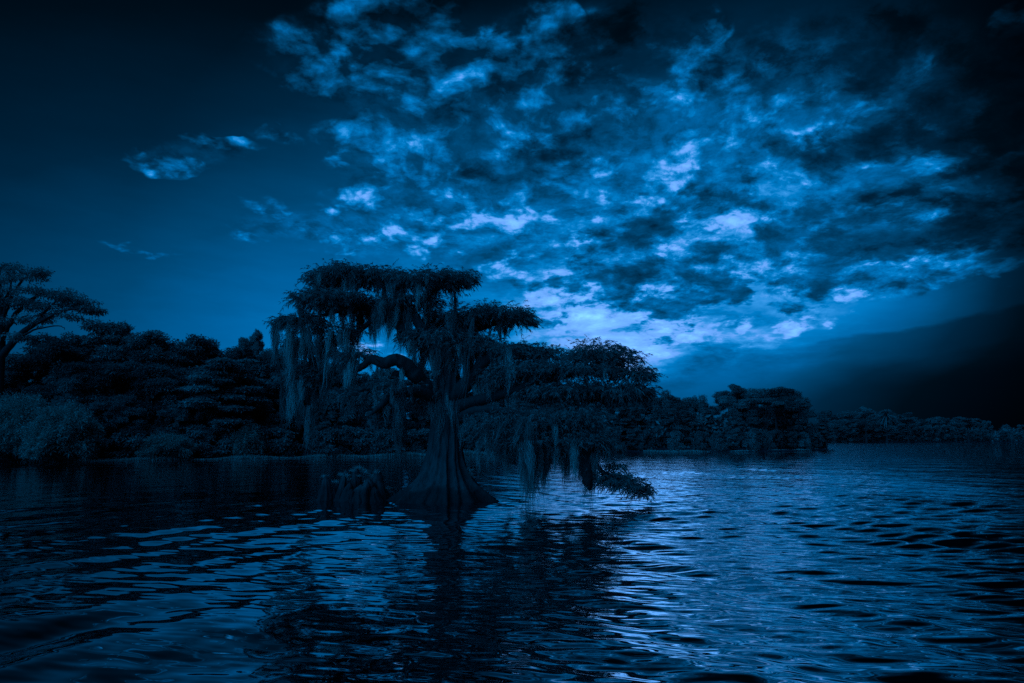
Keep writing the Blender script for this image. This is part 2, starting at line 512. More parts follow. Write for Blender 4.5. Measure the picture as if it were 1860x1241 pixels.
# ------------------------------------------------------------------ water
def fan_water():
    rs = np.random.RandomState(3)
    # rings: spaced evenly in apparent height near the viewer, so waves of any size keep their shape
    ang = np.concatenate([np.linspace(70, 24, 24, endpoint=False), np.linspace(24, 0.62, 880, endpoint=False),
                          np.linspace(0.62, 0.05, 60)])
    r = CAM_H / np.tan(np.radians(ang))
    az = np.concatenate([np.linspace(-180, -44, 70, endpoint=False), np.linspace(-44, 44, 1080, endpoint=False),
                         np.linspace(44, 180, 71)])[:-1]
    a = np.radians(az)
    R, A = np.meshgrid(r, a, indexing='ij')
    X = R * np.sin(A)
    Y = R * np.cos(A)
    dr = np.gradient(r)[:, None] * np.ones_like(A)
    Z = np.zeros_like(X)
    # patchiness: rougher on the right and in the middle distance, slick at lower left
    def vn(x, y, s, seed):
        q = np.random.RandomState(seed)
        o = 0
        for k in range(7):
            th = q.uniform(0, 6.28)
            f = s * q.uniform(0.6, 1.6)
            o = o + np.sin((x * np.cos(th) + y * np.sin(th)) * f + q.uniform(0, 6.28))
        return o / 2.6
    patch = 0.5 + 0.5 * np.tanh(vn(X * 0.8, Y * 0.35, 0.9, 5) * 1.2)
    side = 1 / (1 + np.exp(-(X + 1.8) / 1.6))
    calm = 1 / (1 + np.exp((Y - 9.0) / 2.2)) * 0.8          # close to the boat the ripples die out
    leftcalm = (1 - side) * (1 / (1 + np.exp(-(Y - 14.0) / 2.5)))   # sheltered by the wood on the left
    fine = (0.35 + 0.65 * side) * (1 - 0.62 * calm) * (0.55 + 0.6 * patch) * (1 - 0.9 * leftcalm)
    wake = (0.75 + 0.5 * patch)
    wake = wake * (1 - 0.6 * np.exp(-((X + 0.075 * Y) / (0.6 + 0.1 * Y)) ** 2))
    wakeL = wake * np.exp(-np.clip(Y - 7.0, 0, 80) / 9.0)

    def add(lam, th, slope, env, ph):
        nonlocal Z
        k = 2 * np.pi / lam
        amp = slope / k
        kx, ky = np.cos(th), np.sin(th)
        # radial sampling limits what can be carried
        fade = np.clip((lam / np.maximum(dr * abs(ky) + R * 0.0015 * abs(kx), 1e-4) - 2.4) / 2.0, 0, 1)
        Z += amp * env * fade * np.sin(k * (X * kx + Y * ky) + ph)
    # two long wakes crossing the view
    for i in range(9):
        lam = rs.uniform(0.8, 2.6)
        add(lam, math.radians(-33 + rs.normal(0, 9)), 0.040, wakeL * (1 - side) ** 0.7, rs.uniform(0, 6.28))
        add(0.75 + (lam - 0.8) * 0.55, math.radians(32 + rs.normal(0, 9)), 0.046, wake * side ** 0.7, rs.uniform(0, 6.28))
    # wind ripples, their crests swinging with the two wakes
    for i in range(30):
        lam = 0.25 * (2.0 ** rs.uniform(-1.3, 1.5))
        dth = rs.normal(0, 11)
        ph = rs.uniform(0, 6.28)
        add(lam, math.radians(90 - 14 + dth), 0.042, fine * (1 - side), ph)
        add(lam, math.radians(90 - 12 - dth), 0.042, fine * side, ph)
    for i in range(16):
        lam = 0.5 * (2.0 ** rs.uniform(-1.0, 1.2))
        add(lam, rs.uniform(0, 3.14), 0.012, (0.4 + 0.4 * patch) * (1 - 0.8 * leftcalm), rs.uniform(0, 6.28))
    near = 1 / (1 + np.exp((Y - 10.0) / 1.5))
    for i in range(14):
        add(0.45 * 2 ** rs.uniform(-0.6, 1.0), rs.uniform(0, 3.14), 0.018, near * side, rs.uniform(0, 6.28))
    for i in range(5):
        add(rs.uniform(3, 7), rs.uniform(0.6, 2.4), 0.010, 1 - 0.7 * leftcalm, rs.uniform(0, 6.28))
    # rings running out from the trunk and the knees
    for cx, cy, am in ((-2.3, 23.0, 0.005), (-5.3, 23.2, 0.004)):
        rd_ = np.hypot(X - cx, Y - cy)
        Z += am * np.sin(2 * np.pi * rd_ / 0.42) * np.exp(-np.clip(rd_ - 1.2, 0, 50) / 1.6)
    nr, na = X.shape
    V = np.stack([X, Y, Z], -1).reshape(-1, 3)
    i = np.arange(nr - 1)[:, None]
    j = np.arange(na)[None, :]
    j2 = (j + 1) % na
    F = np.stack([i * na + j, (i + 1) * na + j, (i + 1) * na + j2, i * na + j2], -1).reshape(-1, 4)
    m = bpy.data.materials.new('lake_water')
    m.use_nodes = True
    t = m.node_tree
    t.nodes.clear()
    w = NT(t)
    pos = w.new('ShaderNodeNewGeometry').outputs['Position']
    b = w.new('ShaderNodeBsdfGlossy')
    b.inputs['Color'].default_value = (0.9, 0.97, 1.0, 1)
    b.inputs['Roughness'].default_value = 0.02
    deep = w.new('ShaderNodeBsdfDiffuse')
    deep.inputs['Color'].default_value = (0.0002, 0.0012, 0.0024, 1)
    lw = w.new('ShaderNodeLayerWeight')
    lw.inputs['Blend'].default_value = 0.5
    mixw = w.new('ShaderNodeMixShader')
    fres = w.m('MULTIPLY_ADD', w.m('POWER', lw.outputs['Facing'], 2.7), 0.96, 0.04)
    w.put(mixw.inputs[0], fres)
    t.links.new(deep.outputs[0], mixw.inputs[1])
    t.links.new(b.outputs[0], mixw.inputs[2])
    sx = w.new('ShaderNodeSeparateXYZ')
    t.links.new(pos, sx.inputs[0])
    pv = w.vm('MULTIPLY', pos, (0.5, 1.0, 1.0))
    h1 = w.noise(pv, 9.0, 3, 0.5)
    h2 = w.noise(w.vm('MULTIPLY', pos, (0.35, 1.0, 1.0)), 2.2, 3, 0.55)
    right = w.smooth(sx.outputs[0], -4.0, 2.0)
    far = w.smooth(sx.outputs[1], 12.0, 40.0)
    b1 = w.new('ShaderNodeBump')
    w.put(b1.inputs['Strength'], w.m('MULTIPLY', w.smooth(sx.outputs[1], 6.0, 12.0, 0.15, 1.0), w.m('ADD', 0.25, w.m('MULTIPLY', right, 0.75))))
    b1.inputs['Distance'].default_value = 0.0025
    w.put(b1.inputs['Height'], h1)
    b2 = w.new('ShaderNodeBump')
    w.put(b2.inputs['Strength'], w.m('MULTIPLY', far, w.m('ADD', 0.3, w.m('MULTIPLY', right, 0.7))))
    b2.inputs['Distance'].default_value = 0.05
    w.put(b2.inputs['Height'], h2)
    t.links.new(b1.outputs[0], b2.inputs['Normal'])
    t.links.new(b2.outputs[0], b.inputs['Normal'])
    t.links.new(b2.outputs[0], lw.inputs['Normal'])
    o = w.new('ShaderNodeOutputMaterial')
    t.links.new(mixw.outputs[0], o.inputs['Surface'])
    ob = np_mesh('water', V, F, m, None, True)
    tag(ob, 'dark blue lake water ruffled by wakes and wind ripples', None, None, 'structure')
    return ob


fan_water()

# ------------------------------------------------------------------ banks
SHORE = [(-150, -40), (-95, 20), (-62, 50), (-45, 60), (-34, 67), (-20.6, 77.5), (-2, 88), (9, 97), (20, 107), (35.7, 109),
         (50, 118), (60, 132), (78, 190), (120, 330), (165, 405), (223, 418), (330, 405), (520, 380), (760, 300)]


def shore_pt(px):
    """shore point met by the upright plane through photo column px, plus inland direction"""
    k = (px - 930.0) / FPX / math.cos(PITCH)
    for (x0, y0), (x1, y1) in zip(SHORE, SHORE[1:]):
        f0, f1 = x0 - k * y0, x1 - k * y1
        if f0 <= 0 <= f1 or (f0 >= 0 >= f1):
            t = f0 / (f0 - f1)
            if y0 + (y1 - y0) * t > 5:
                return np.array([x0 + (x1 - x0) * t, y0 + (y1 - y0) * t])
    return None


def banks():
    P = catmull([(a, b) for a, b in SHORE], 8)
    jit = np.cumsum(RS.normal(0, 0.5, (len(P), 2)), 0) * 0.1
    P = P + jit
    T = nrm(np.gradient(P, axis=0))
    Nn = np.stack([-T[:, 1], T[:, 0]], -1)
    offs = [-1.5, 0.0, 0.8, 3, 8, 18, 60, 260, 1500]
    hs = [-0.4, -0.02, 0.12, 0.25, 0.5, 0.8, 1.2, 1.5, 1.5]
    V = []
    for p, n_ in zip(P, Nn):
        for o_, h in zip(offs, hs):
            q = p + (n_ if o_ < 100 else nrm(n_ * 0.3 + np.array([-0.0, 1.0]))) * o_
            V.append((q[0], q[1], h))
    k = len(offs)
    F = []
    for i in range(len(P) - 1):
        for j in range(k - 1):
            a = i * k + j
            F.append((a, a + k, a + k + 1, a + 1))
    m = bark_mat('bank_soil', (0.006, 0.01, 0.014), (0.02, 0.035, 0.045), 1.2, 0.3)
    o = np_mesh('ground', np.array(V), np.array(F), m)
    tag(o, 'low dark wooded bank of the lake', None, None, 'structure')


banks()

# ------------------------------------------------------------------ the bald cypress standing in the lake
TY = 23.0                              # distance of the tree
MPX = TY / FPX / math.cos(PITCH)       # metres per photo pixel there (about)
TREE = empty('cypress_tree', (float(at(805, 915, TY)[0]), TY, 0))
tag(TREE, 'old spreading cypress with a flared foot standing in the water, hung with long grey moss', 'tree')
TLOC = np.array(TREE.location)


def P3(px, py, dy=0.0):
    """point of the tree, local to its root"""
    return at(px, py, TY + dy) - TLOC


def trunk():
    rows = [  # py, x left, x right
        (932, 700, 905), (918, 706, 892), (907, 714, 886), (896, 727, 878), (884, 743, 868), (870, 757, 858), (855, 765, 851), (838, 771, 845),
        (815, 777, 842), (790, 780, 840), (765, 783, 838), (740, 784, 836), (715, 786, 838), (690, 786, 838), (665, 782, 828),
        (640, 774, 812), (612, 762, 792), (588, 750, 772), (565, 742, 757)]
    C = []
    for py, xl, xr in rows:
        p = P3((xl + xr) / 2, py)
        C.append((p[0], 0.0, p[2], (xr - xl) / 2 * MPX))
    C = catmull(C, 7)
    C[:, 3] *= 0.93
    ns = 240
    th = np.linspace(0, 2 * np.pi, ns, endpoint=False)
    rs = np.random.RandomState(11)
    ridge = np.zeros(ns)
    for k in range(13):                       # buttress ridges
        c = k * 2 * np.pi / 13 + rs.normal(0, 0.2)
        d = np.angle(np.exp(1j * (th - c)))
        ridge += rs.choice([0.25, 0.6, 1.0, 1.5]) * np.exp(-np.abs(d / rs.uniform(0.07, 0.19)) ** 1.3)
    ridge -= ridge.mean()
    fib = rs.normal(0, 1, ns)
    fib = (fib + np.roll(fib, 1) + np.roll(fib, -1)) / 1.7
    fib2 = np.repeat(rs.normal(0, 1, ns // 4), 4)
    fib2 = (fib2 + np.roll(fib2, 1) + np.roll(fib2, 2) + np.roll(fib2, 3)) / 4
    V = []
    for i, (x, y, z, r) in enumerate(C):
        f = np.clip((1.9 - z) / 1.9, 0, 1)
        tw = 0.10 * math.sin(z * 0.9)
        rr = r * (1 + (0.05 + 0.24 * f ** 0.9) * np.interp(th + tw, np.r_[th, 2 * np.pi], np.r_[ridge, ridge[0]], period=2 * np.pi)
                  + 0.02 * np.sin(7 * th + 2 * z) + 0.016 * np.roll(fib, int(z * 3)) + 0.03 * np.roll(fib2, int(z * 2)) + rs.normal(0, 0.004, ns))
        V.append(np.stack([x + rr * np.cos(th), y + rr * np.sin(th) * 0.92, np.full(ns, z)], -1))
    V = np.array(V).reshape(-1, 3)
    n = len(C)
    i = np.arange(n - 1)[:, None]
    j = np.arange(ns)[None, :]
    F = np.stack([i * ns + j, (i + 1) * ns + j, (i + 1) * ns + (j + 1) % ns, i * ns + (j + 1) % ns], -1).reshape(-1, 4)
    np_mesh('trunk', V, F, M_BARK, TREE, True)


trunk()
LIMBS = [
    # (px, py, depth, radius px)
    [(800, 722, 0, 17), (772, 700, -0.3, 16), (750, 672, -0.6, 15), (724, 648, -0.8, 13), (700, 655, -0.8, 11), (674, 648, -0.7, 9), (650, 663, -0.6, 6), (622, 660, -0.6, 3)],
    [(808, 735, 0, 14), (770, 714, -0.5, 12), (740, 712, -0.9, 11), (714, 718, -1.1, 9), (688, 740, -1.3, 6), (668, 758, -1.4, 3)],
    [(745, 672, -0.5, 8), (706, 686, -0.7, 7), (668, 704, -0.8, 6), (643, 716, -0.9, 6), (628, 716, -0.9, 5), (606, 702, -0.9, 3)],
    [(808, 738, 0, 19), (832, 712, -0.2, 17), (858, 690, -0.4, 14), (878, 664, -0.5, 12), (905, 645, -0.5, 9), (945, 632, -0.5, 6), (985, 640, -0.5, 3)],
    [(812, 752, 0, 15), (848, 734, -0.4, 13), (895, 721, -0.7, 11), (930, 711, -0.8, 10), (975, 694, -0.9, 9), (1020, 682, -0.9, 7), (1070, 672, -0.9, 5), (1120, 672, -0.9, 4), (1165, 682, -0.8, 2)],
    [(770, 620, 0, 12), (720, 590, 0.1, 10), (690, 570, 0.2, 8), (640, 556, 0.2, 6), (590, 572, 0.1, 4), (540, 580, 0.1, 3), (508, 588, 0.0, 2)],
    [(750, 580, 0, 10), (730, 545, 0.2, 8), (690, 520, 0.3, 6), (640, 508, 0.3, 4), (590, 505, 0.3, 2)],
    [(746, 574, 0, 9), (774, 536, -0.2, 7), (808, 510, -0.3, 5), (840, 498, -0.3, 2)],
    [(800, 655, 0, 11), (835, 612, 0.4, 9), (875, 596, 0.6, 7), (915, 584, 0.7, 4), (950, 580, 0.7, 2)],
    [(818, 775, 0, 12), (850, 752, -0.7, 9), (890, 745, -1.3, 8), (940, 752, -1.7, 7), (1000, 765, -1.9, 6), (1050, 790, -1.9, 6), (1078, 830, -1.9, 5), (1100, 862, -1.9, 4), (1140, 878, -1.8, 2), (1168, 890, -1.8, 1.5)],
    [(1000, 690, -0.9, 7), (1045, 715, -0.8, 5), (1085, 722, -0.7, 4), (1120, 722, -0.7, 2)],
    [(640, 556, 0.2, 5), (600, 540, 0.3, 4), (560, 538, 0.3, 2)],
    [(690, 570, 0.2, 6), (640, 610, 0.4, 5), (590, 640, 0.5, 4), (545, 680, 0.5, 2)],
    [(1035, 765, -1.9, 5), (1052, 800, -2.1, 8), (1062, 838, -2.1, 11), (1068, 872, -2.1, 10), (1072, 890, -2.1, 3)],
]
limb_paths = []
for L_ in LIMBS:
    rs = np.random.RandomState(int(L_[0][0] + L_[-1][0]))
    C = catmull([tuple(P3(a, b, c)) + (r * MPX,) for a, b, c, r in L_], 8)
    C[2:-1, :3] += np.cumsum(rs.normal(0, 0.012, (len(C) - 3, 3)), 0) * 0.7
    C[:, 3] *= 0.86 * (1 + 0.04 * np.sin(np.arange(len(C)) * 0.37 + L_[0][0]) + rs.normal(0, 0.05, len(C)))
    V, F = tube(C[:, :3], np.maximum(C[:, 3], 0.008), 14, 0.05, rs)
    np_mesh('limb', V, F, M_LIMB, TREE, True)
    limb_paths.append(C)
for q_ in range(46):
    rs = np.random.RandomState(500 + q_)
    Cl = limb_paths[rs.choice([0, 1, 2, 3, 4, 5, 12])]
    s0 = Cl[rs.randint(5, len(Cl)), :3]
    n_ = 8
    st = nrm(np.array([rs.normal(0, 1), rs.normal(0, 0.7), rs.normal(0.0, 0.8)]))
    pts = [s0]
    for z_ in range(n_):
        st = nrm(st + rs.normal(0, 0.45, 3) + np.array([0, 0, 0.05]))
        pts.append(pts[-1] + st * rs.uniform(0.06, 0.13))
    Cc = catmull(pts, 3)
    np_mesh('twig', *tube(Cc, np.linspace(0.020, 0.004, len(Cc)), 6), M_LIMB, TREE, True)
ALL_L = np.vstack([c[4:] for c in limb_paths])

# foliage tiers: (px, py, rx, ry, dy, density, moss length px, moss amount)
TIERS = [
    (628, 500, 66, 20, 0.3, 1.0, 60, 0.7), (690, 505, 52, 22, 0.2, 1.0, 70, 0.8), (588, 512, 34, 20, 0.3, 0.9, 30, 0.3),
    (785, 508, 70, 19, -0.3, 0.9, 60, 0.7), (832, 503, 28, 13, -0.3, 0.8, 12, 0.2),
    (606, 548, 72, 22, 0.2, 1.0, 60, 0.8), (552, 545, 26, 15, 0.3, 0.7, 14, 0.2),
    (545, 590, 50, 18, 0.0, 0.9, 70, 0.8), (512, 588, 22, 12, 0.0, 0.7, 14, 0.3),
    (560, 620, 46, 22, 0.4, 0.8, 110, 1.2), (616, 602, 42, 20, 0.3, 0.75, 100, 1.1),
    (680, 552, 66, 20, 0.1, 0.8, 70, 1.0), (745, 552, 64, 24, 0.5, 0.8, 75, 1.1),
    (830, 575, 62, 26, 0.5, 1.1, 70, 1.0), (895, 566, 60, 20, 0.7, 1.0, 40, 0.6), (935, 585, 34, 24, 0.7, 0.9, 20, 0.4),
    (790, 620, 60, 26, 0.2, 1.1, 100, 1.1), (850, 630, 76, 26, 0.2, 1.1, 80, 1.2),
    (915, 640, 74, 24, 0.1, 0.85, 70, 0.9), (985, 645, 40, 18, 0.0, 0.8, 30, 0.4),
    (965, 668, 74, 22, -0.4, 0.75, 50, 0.7), (1075, 640, 58, 26, -0.8, 1.0, 14, 0.3), (1128, 648, 36, 28, -0.8, 0.8, 10, 0.2), (1090, 628, 40, 16, -0.7, 0.7, 0, 0),
    (1050, 672, 80, 20, -0.9, 0.65, 26, 0.5), (1145, 684, 42, 15, -0.8, 0.9, 10, 0.3), (1110, 712, 76, 16, -0.7, 0.9, 24, 0.9),
    (1020, 708, 80, 18, -0.9, 0.6, 24, 0.7), (900, 690, 46, 16, -0.2, 0.5, 80, 1.1),
    (905, 765, 58, 22, -1.4, 0.8, 50, 1.0), (975, 765, 76, 24, -1.6, 0.85, 56, 1.1), (1050, 755, 62, 22, -1.6, 0.8, 30, 0.6),
    (900, 798, 48, 18, -1.3, 0.9, 50, 1.0), (975, 802, 66, 16, -1.8, 0.9, 66, 1.5), (1085, 806, 40, 22, -1.9, 0.7, 24, 0.7),
    (1050, 800, 46, 18, -1.9, 0.8, 60, 1.3),
    (1108, 873, 30, 11, -1.9, 1.3, 0, 0), (1136, 880, 32, 12, -1.9, 1.4, 0, 0), (1163, 893, 18, 12, -1.8, 1.4, 0, 0), (1120, 845, 14, 10, -1.9, 0.3, 0, 0),
    (545, 690, 38, 22, 0.5, 0.8, 75, 1.1), (590, 678, 36, 24, 0.6, 0.6, 60, 0.9), (640, 640, 40, 20, -0.3, 0.6, 60, 0.9),
    (720, 700, 44, 12, -1.0, 0.35, 50, 0.8), (640, 720, 34, 12, -0.9, 0.4, 50, 0.9), (745, 750, 30, 18, 1.0, 0.4, 40, 0.6),
]


def near_tier(i, spec):
    px, py, rx, ry, dy, dens, mlen, mamt = spec
    rs = np.random.RandomState(100 + i)
    c = P3(px, py, dy)
    k = (TY + dy) / TY * MPX
    RX, RZ = rx * k * 1.06, ry * k * 0.98
    RY = min(RX * 0.95, 1.25)
    # boughs from the nearest limb into the tier
    d = np.linalg.norm((ALL_L[:, :3] - (c - np.array([0, 0, RZ * 0.4]))) * np.array([1, 1, 1.3]), axis=1)
    src = ALL_L[np.argsort(d)[:6]]
    bag = Bag()
    tips = []
    nb = int(6 + 15 * dens * RX)
    for b in range(nb):
        s0 = src[rs.randint(len(src)), :3]
        a = rs.uniform(0, 2 * np.pi)
        rr = math.sqrt(rs.uniform(0.05, 0.95))
        e = c + np.array([RX * rr * math.cos(a), RY * rr * math.sin(a), RZ * rs.uniform(-0.5, 0.5) * math.sqrt(max(0, 1 - rr * rr))])
        mid = (s0 + e) / 2 + np.array([rs.normal(0, 0.06), rs.normal(0, 0.06), 0.10 + rs.normal(0, 0.05)])
        Cc = catmull([s0, mid, e], 6)
        Cc[1:-1] += rs.normal(0, 0.014, (len(Cc) - 2, 3))
        ln = np.linalg.norm(e - s0)
        V, F = tube(Cc, np.linspace(0.012 + 0.014 * min(ln, 1.5), 0.004, len(Cc)), 6)
        bag.add(V, F)
        tips.append(Cc)
    bough = bag.build('bough', M_LIMB, TREE, True)
    # branchlets crowd along the outer part of each bough and leave gaps between
    n = int(dens * 470 * (RX * RY) ** 0.5 * max(RX, 0.4) + 60)
    wts = rs.uniform(0.3, 1.0, len(tips))
    pick = rs.choice(len(tips), n, p=wts / wts.sum())
    tt = rs.uniform(0.25, 1.0, n) ** 0.6
    TP = np.array(tips)
    fi = tt * (TP.shape[1] - 1.001)
    i0 = fi.astype(int)
    B = TP[pick, i0] * (1 - (fi - i0))[:, None] + TP[pick, i0 + 1] * (fi - i0)[:, None]
    spread_ = 0.09 + 0.10 * RX
    B = B + rs.normal(0, 1, (n, 3)) * np.array([spread_, spread_, 0.055 + 0.05 * RZ])
    far_ = rs.rand(n) < 0.10
    a = rs.uniform(0, 2 * np.pi, n)
    rr = np.sqrt(rs.uniform(0, 1, n))
    zt = rs.uniform(-0.85, 1.0, n)
    Bu = c + np.stack([RX * rr * np.cos(a), RY * rr * np.sin(a), RZ * zt * np.sqrt(np.clip(1 - rr ** 2, 0.03, 1))], -1) * 0.9
    B[far_] = Bu[far_]
    # keep inside the tier
    rel = (B - c) / np.array([RX, RY, RZ])
    ok = np.linalg.norm(rel * np.array([1, 1, 0.8]), axis=1) < 1.08
    B, a, rr, zt = B[ok], a[ok], rr[ok], zt[ok]
    n = len(B)
    rel = rel[ok]
    a = np.arctan2(rel[:, 1], rel[:, 0]) + rs.normal(0, 0.5, n)
    rr = np.clip(np.linalg.norm(rel[:, :2], axis=1), 0, 1)
    zt = rel[:, 2]
    D = np.stack([np.cos(a) * (0.4 + rr), np.sin(a) * (0.4 + rr), rs.normal(0.18, 0.35, n) + 0.25 * (zt > 0.4)], -1)
    D = nrm(D + rs.normal(0, 0.35, (n, 3)))
    Lb = rs.uniform(0.14, 0.42, n)
    m = 15
    t = rs.uniform(0.05, 1.0, (n, m))
    dro = rs.uniform(0.15, 0.7, n)
    pos = B[:, None, :] + D[:, None, :] * (Lb[:, None] * t)[..., None]
    pos[..., 2] -= (dro * Lb)[:, None] * t ** 2
    sd_ = nrm(np.cross(D, np.array([0, 0, 1.0])) + 1e-6)
    sg = rs.choice([-1, 1], (n, m))
    dd = nrm(D[:, None, :] * 0.75 + sd_[:, None, :] * (sg * rs.uniform(0.3, 1.0, (n, m)))[..., None] + rs.normal(0, 0.25, (n, m, 3)) - np.array([0, 0, 0.25]))
    q = n * m
    SZ = rs.uniform(0.8, 1.2)
    tint = np.repeat(rs.uniform(0.55, 1.45, n), m)
    V, F, T = ribbons(pos.reshape(q, 3), dd.reshape(q, 3), rs.uniform(0.05, 0.13, q) * SZ, rs.uniform(0.011, 0.024, q) * SZ, rs.uniform(0.2, 0.8, q), 2, (0.7, 1.0, 0.15), None, tint)
    fb = Bag()
    fb.add(V, F, T)
    # the branchlets' own twigs
    V, F, T = ribbons(B, D, Lb, np.full(n, 0.007), dro, 2, (1, 1, 0.4), None, np.full(n, 0.4))
    fb.add(V, F, T)
    fo = fb.build('foliage', M_LEAF, TREE)
    if mamt > 0:
        moss(i, c, RX, RY, RZ, mlen * k, mamt, TREE)


BEARDS = []


def moss(i, c, RX, RY, RZ, ml, amt, parent, name='hanging_moss', anchors=None):
    rs = np.random.RandomState(900 + i)
    nb = max(1, int(amt * 15 * max(RX, 0.3))) if anchors is None else len(anchors)
    PP, LL, DD, WW, TT = [], [], [], [], []
    for b in range(nb):
        if anchors is None:
            a = rs.uniform(0, 2 * np.pi)
            rr = math.sqrt(rs.uniform(0, 0.9))
            p = c + np.array([RX * rr * math.cos(a), RY * rr * math.sin(a), -RZ * 0.35 * math.sqrt(1 - rr * rr)])
        else:
            p = anchors[b]
        L0 = ml * rs.choice([0.25, 0.45, 0.7, 1.0, 1.25], p=[0.33, 0.28, 0.21, 0.13, 0.05])
        w0 = rs.uniform(0.03, 0.13) * (0.5 + min(L0, 1.0))
        ns = int(26 + 80 * min(L0, 1.3))
        g = rs.normal(0, 1, (ns, 2)) * w0 * 0.55
        g[:, 0] += rs.uniform(-1, 1) * w0 * 0.5
        pp = p + np.stack([g[:, 0], g[:, 1], rs.uniform(-0.45, 0.12, ns) * min(L0, 1.0)], -1)
        dist = np.linalg.norm(g, axis=1) / w0
        ll = L0 * np.clip(rs.uniform(0.25, 1.0, ns) * (1.15 - 0.5 * dist), 0.1, 1.2)
        dd = nrm(np.stack([-g[:, 0] * 0.6 / max(L0, 0.2) + rs.normal(0, 0.035, ns), -g[:, 1] * 0.6 / max(L0, 0.2) + rs.normal(0, 0.035, ns), -np.ones(ns)], -1))
        PP.append(pp); LL.append(ll); DD.append(dd)
        WW.append(rs.uniform(0.006, 0.017, ns)); TT.append(np.full(ns, rs.choice([0.4, 0.65, 0.9, 1.3])) * rs.uniform(0.7, 1.3, ns))
    for P_, L_, D_, W_, T_ in zip(PP, LL, DD, WW, TT):
        n = len(P_)
        ns_ = 5
        t = np.linspace(0, 1, ns_ + 1)
        C = P_[:, None, :] + D_[:, None, :] * (L_[:, None] * t)[..., None]
        wob = np.cumsum(rs.normal(0, 1, (n, ns_ + 1, 2)), 1) * 0.011 + np.cumsum(rs.normal(0, 1, (1, ns_ + 1, 2)), 1) * 0.034
        C[..., :2] += wob * (0.4 + L_[:, None, None])
        an = rs.uniform(0, np.pi, n)
        S = np.stack([np.cos(an), np.sin(an), np.zeros(n)], -1)
        prof = np.array([0.7, 1.0, 1.0, 0.8, 0.5, 0.1])
        w = W_[:, None] * prof[None, :] * rs.uniform(0.6, 1.4, (n, ns_ + 1)) * 0.5
        A = C - S[:, None, :] * w[..., None]
        Bq = C + S[:, None, :] * w[..., None]
        V = np.stack([A, Bq], 2).reshape(-1, 3)
        base = (np.arange(n) * (ns_ + 1) * 2)[:, None] + (np.arange(ns_) * 2)[None, :]
        F = np.stack([base, base + 1, base + 3, base + 2], -1).reshape(-1, 4)
        BEARDS.append((float(L_.max() * (0.2 + P_[:, 0].std())), V, F, np.repeat(T_, (ns_ + 1) * 2)))


for i, s_ in enumerate(TIERS):
    near_tier(i, s_)
# moss hung straight from the limbs
for i, Cl in enumerate(limb_paths):
    rs = np.random.RandomState(40 + i)
    k = rs.randint(3, len(Cl), max(3, int(len(Cl) * 0.32)))
    moss(200 + i, None, 0, 0, 0, rs.uniform(0.5, 0.95), 1, TREE, anchors=[Cl[q, :3] - np.array([0, 0, Cl[q, 3] * 0.7]) for q in k if Cl[q, 2] > 2.3] or [Cl[2, :3]])
# moss sheets on the face of the trunk
anc = [P3(790 + 45 * RS.rand(), 640 + 100 * RS.rand(), -0.45) for q in range(26)]
moss(300, None, 0, 0, 0, 0.9, 1, TREE, anchors=anc)
# long single beards over the water
for q, (px, py, ln, dy) in enumerate([(962, 812, 95, -1.9), (985, 815, 95, -1.9), (975, 815, 80, -1.8), (1060, 822, 85, -2.1), (1072, 825, 85, -2.1), (1066, 822, 70, -2.0), (912, 810, 62, -1.4),
                                      (1000, 812, 60, -1.9), (1055, 828, 62, -1.9), (1062, 826, 66, -1.9), (1069, 828, 64, -1.9), (1076, 830, 58, -1.9), (1050, 828, 50, -1.8), (960, 815, 75, -1.8), (968, 812, 95, -1.9), (845, 790, 50, 0.2), (726, 770, 60, 0.8), (733, 750, 60, 0.8), (565, 740, 90, 0.4), (545, 715, 70, 0.4), (530, 700, 60, 0.4), (925, 810, 56, -1.4)]):
    moss(400 + q, None, 0, 0, 0, ln * MPX * 0.95, 1, TREE, anchors=[P3(px, py, dy) + RS.normal(0, 0.04, 3) * np.array([1, 1, 0.5]) for z in range(5)])
BEARDS.sort(key=lambda b: -b[0])
for b in BEARDS[:98]:
    np_mesh('moss_beard', b[1], b[2], M_MOSS, TREE, False, b[3])
rest = Bag()
for b in BEARDS[98:]:
    rest.add(b[1], b[2], b[3])
tag(rest.build('hanging_moss', M_MOSS, TREE), None, None, None, 'stuff')


# fern tuft sprouting from the right of the foot
def tuft(name, base_pts, h, mat, parent, seed, w=0.016, per=26):
    rs = np.random.RandomState(seed)
    P_ = np.repeat(np.array(base_pts), per, 0)
    n = len(P_)
    P_ = P_ + rs.normal(0, 0.04, (n, 3)) * np.array([1, 1, 0.3])
    D_ = nrm(np.stack([rs.normal(0, 0.6, n), rs.normal(0, 0.6, n), rs.uniform(0.4, 1.3, n)], -1))
    V, F, T = ribbons(P_, D_, rs.uniform(0.4, 1.0, n) * h, np.full(n, w), rs.uniform(0.2, 0.9, n), 3, (0.8, 1, 0.6, 0.1), None, rs.uniform(0.6, 1.4, n))
    return np_mesh(name, V, F, mat, parent, False, T)


tuft('fern_tuft', [P3(846 + 10 * RS.rand(), 852 + 14 * RS.rand(), -0.2) for q in range(6)], 0.28, M_MOSS, TREE, 5)

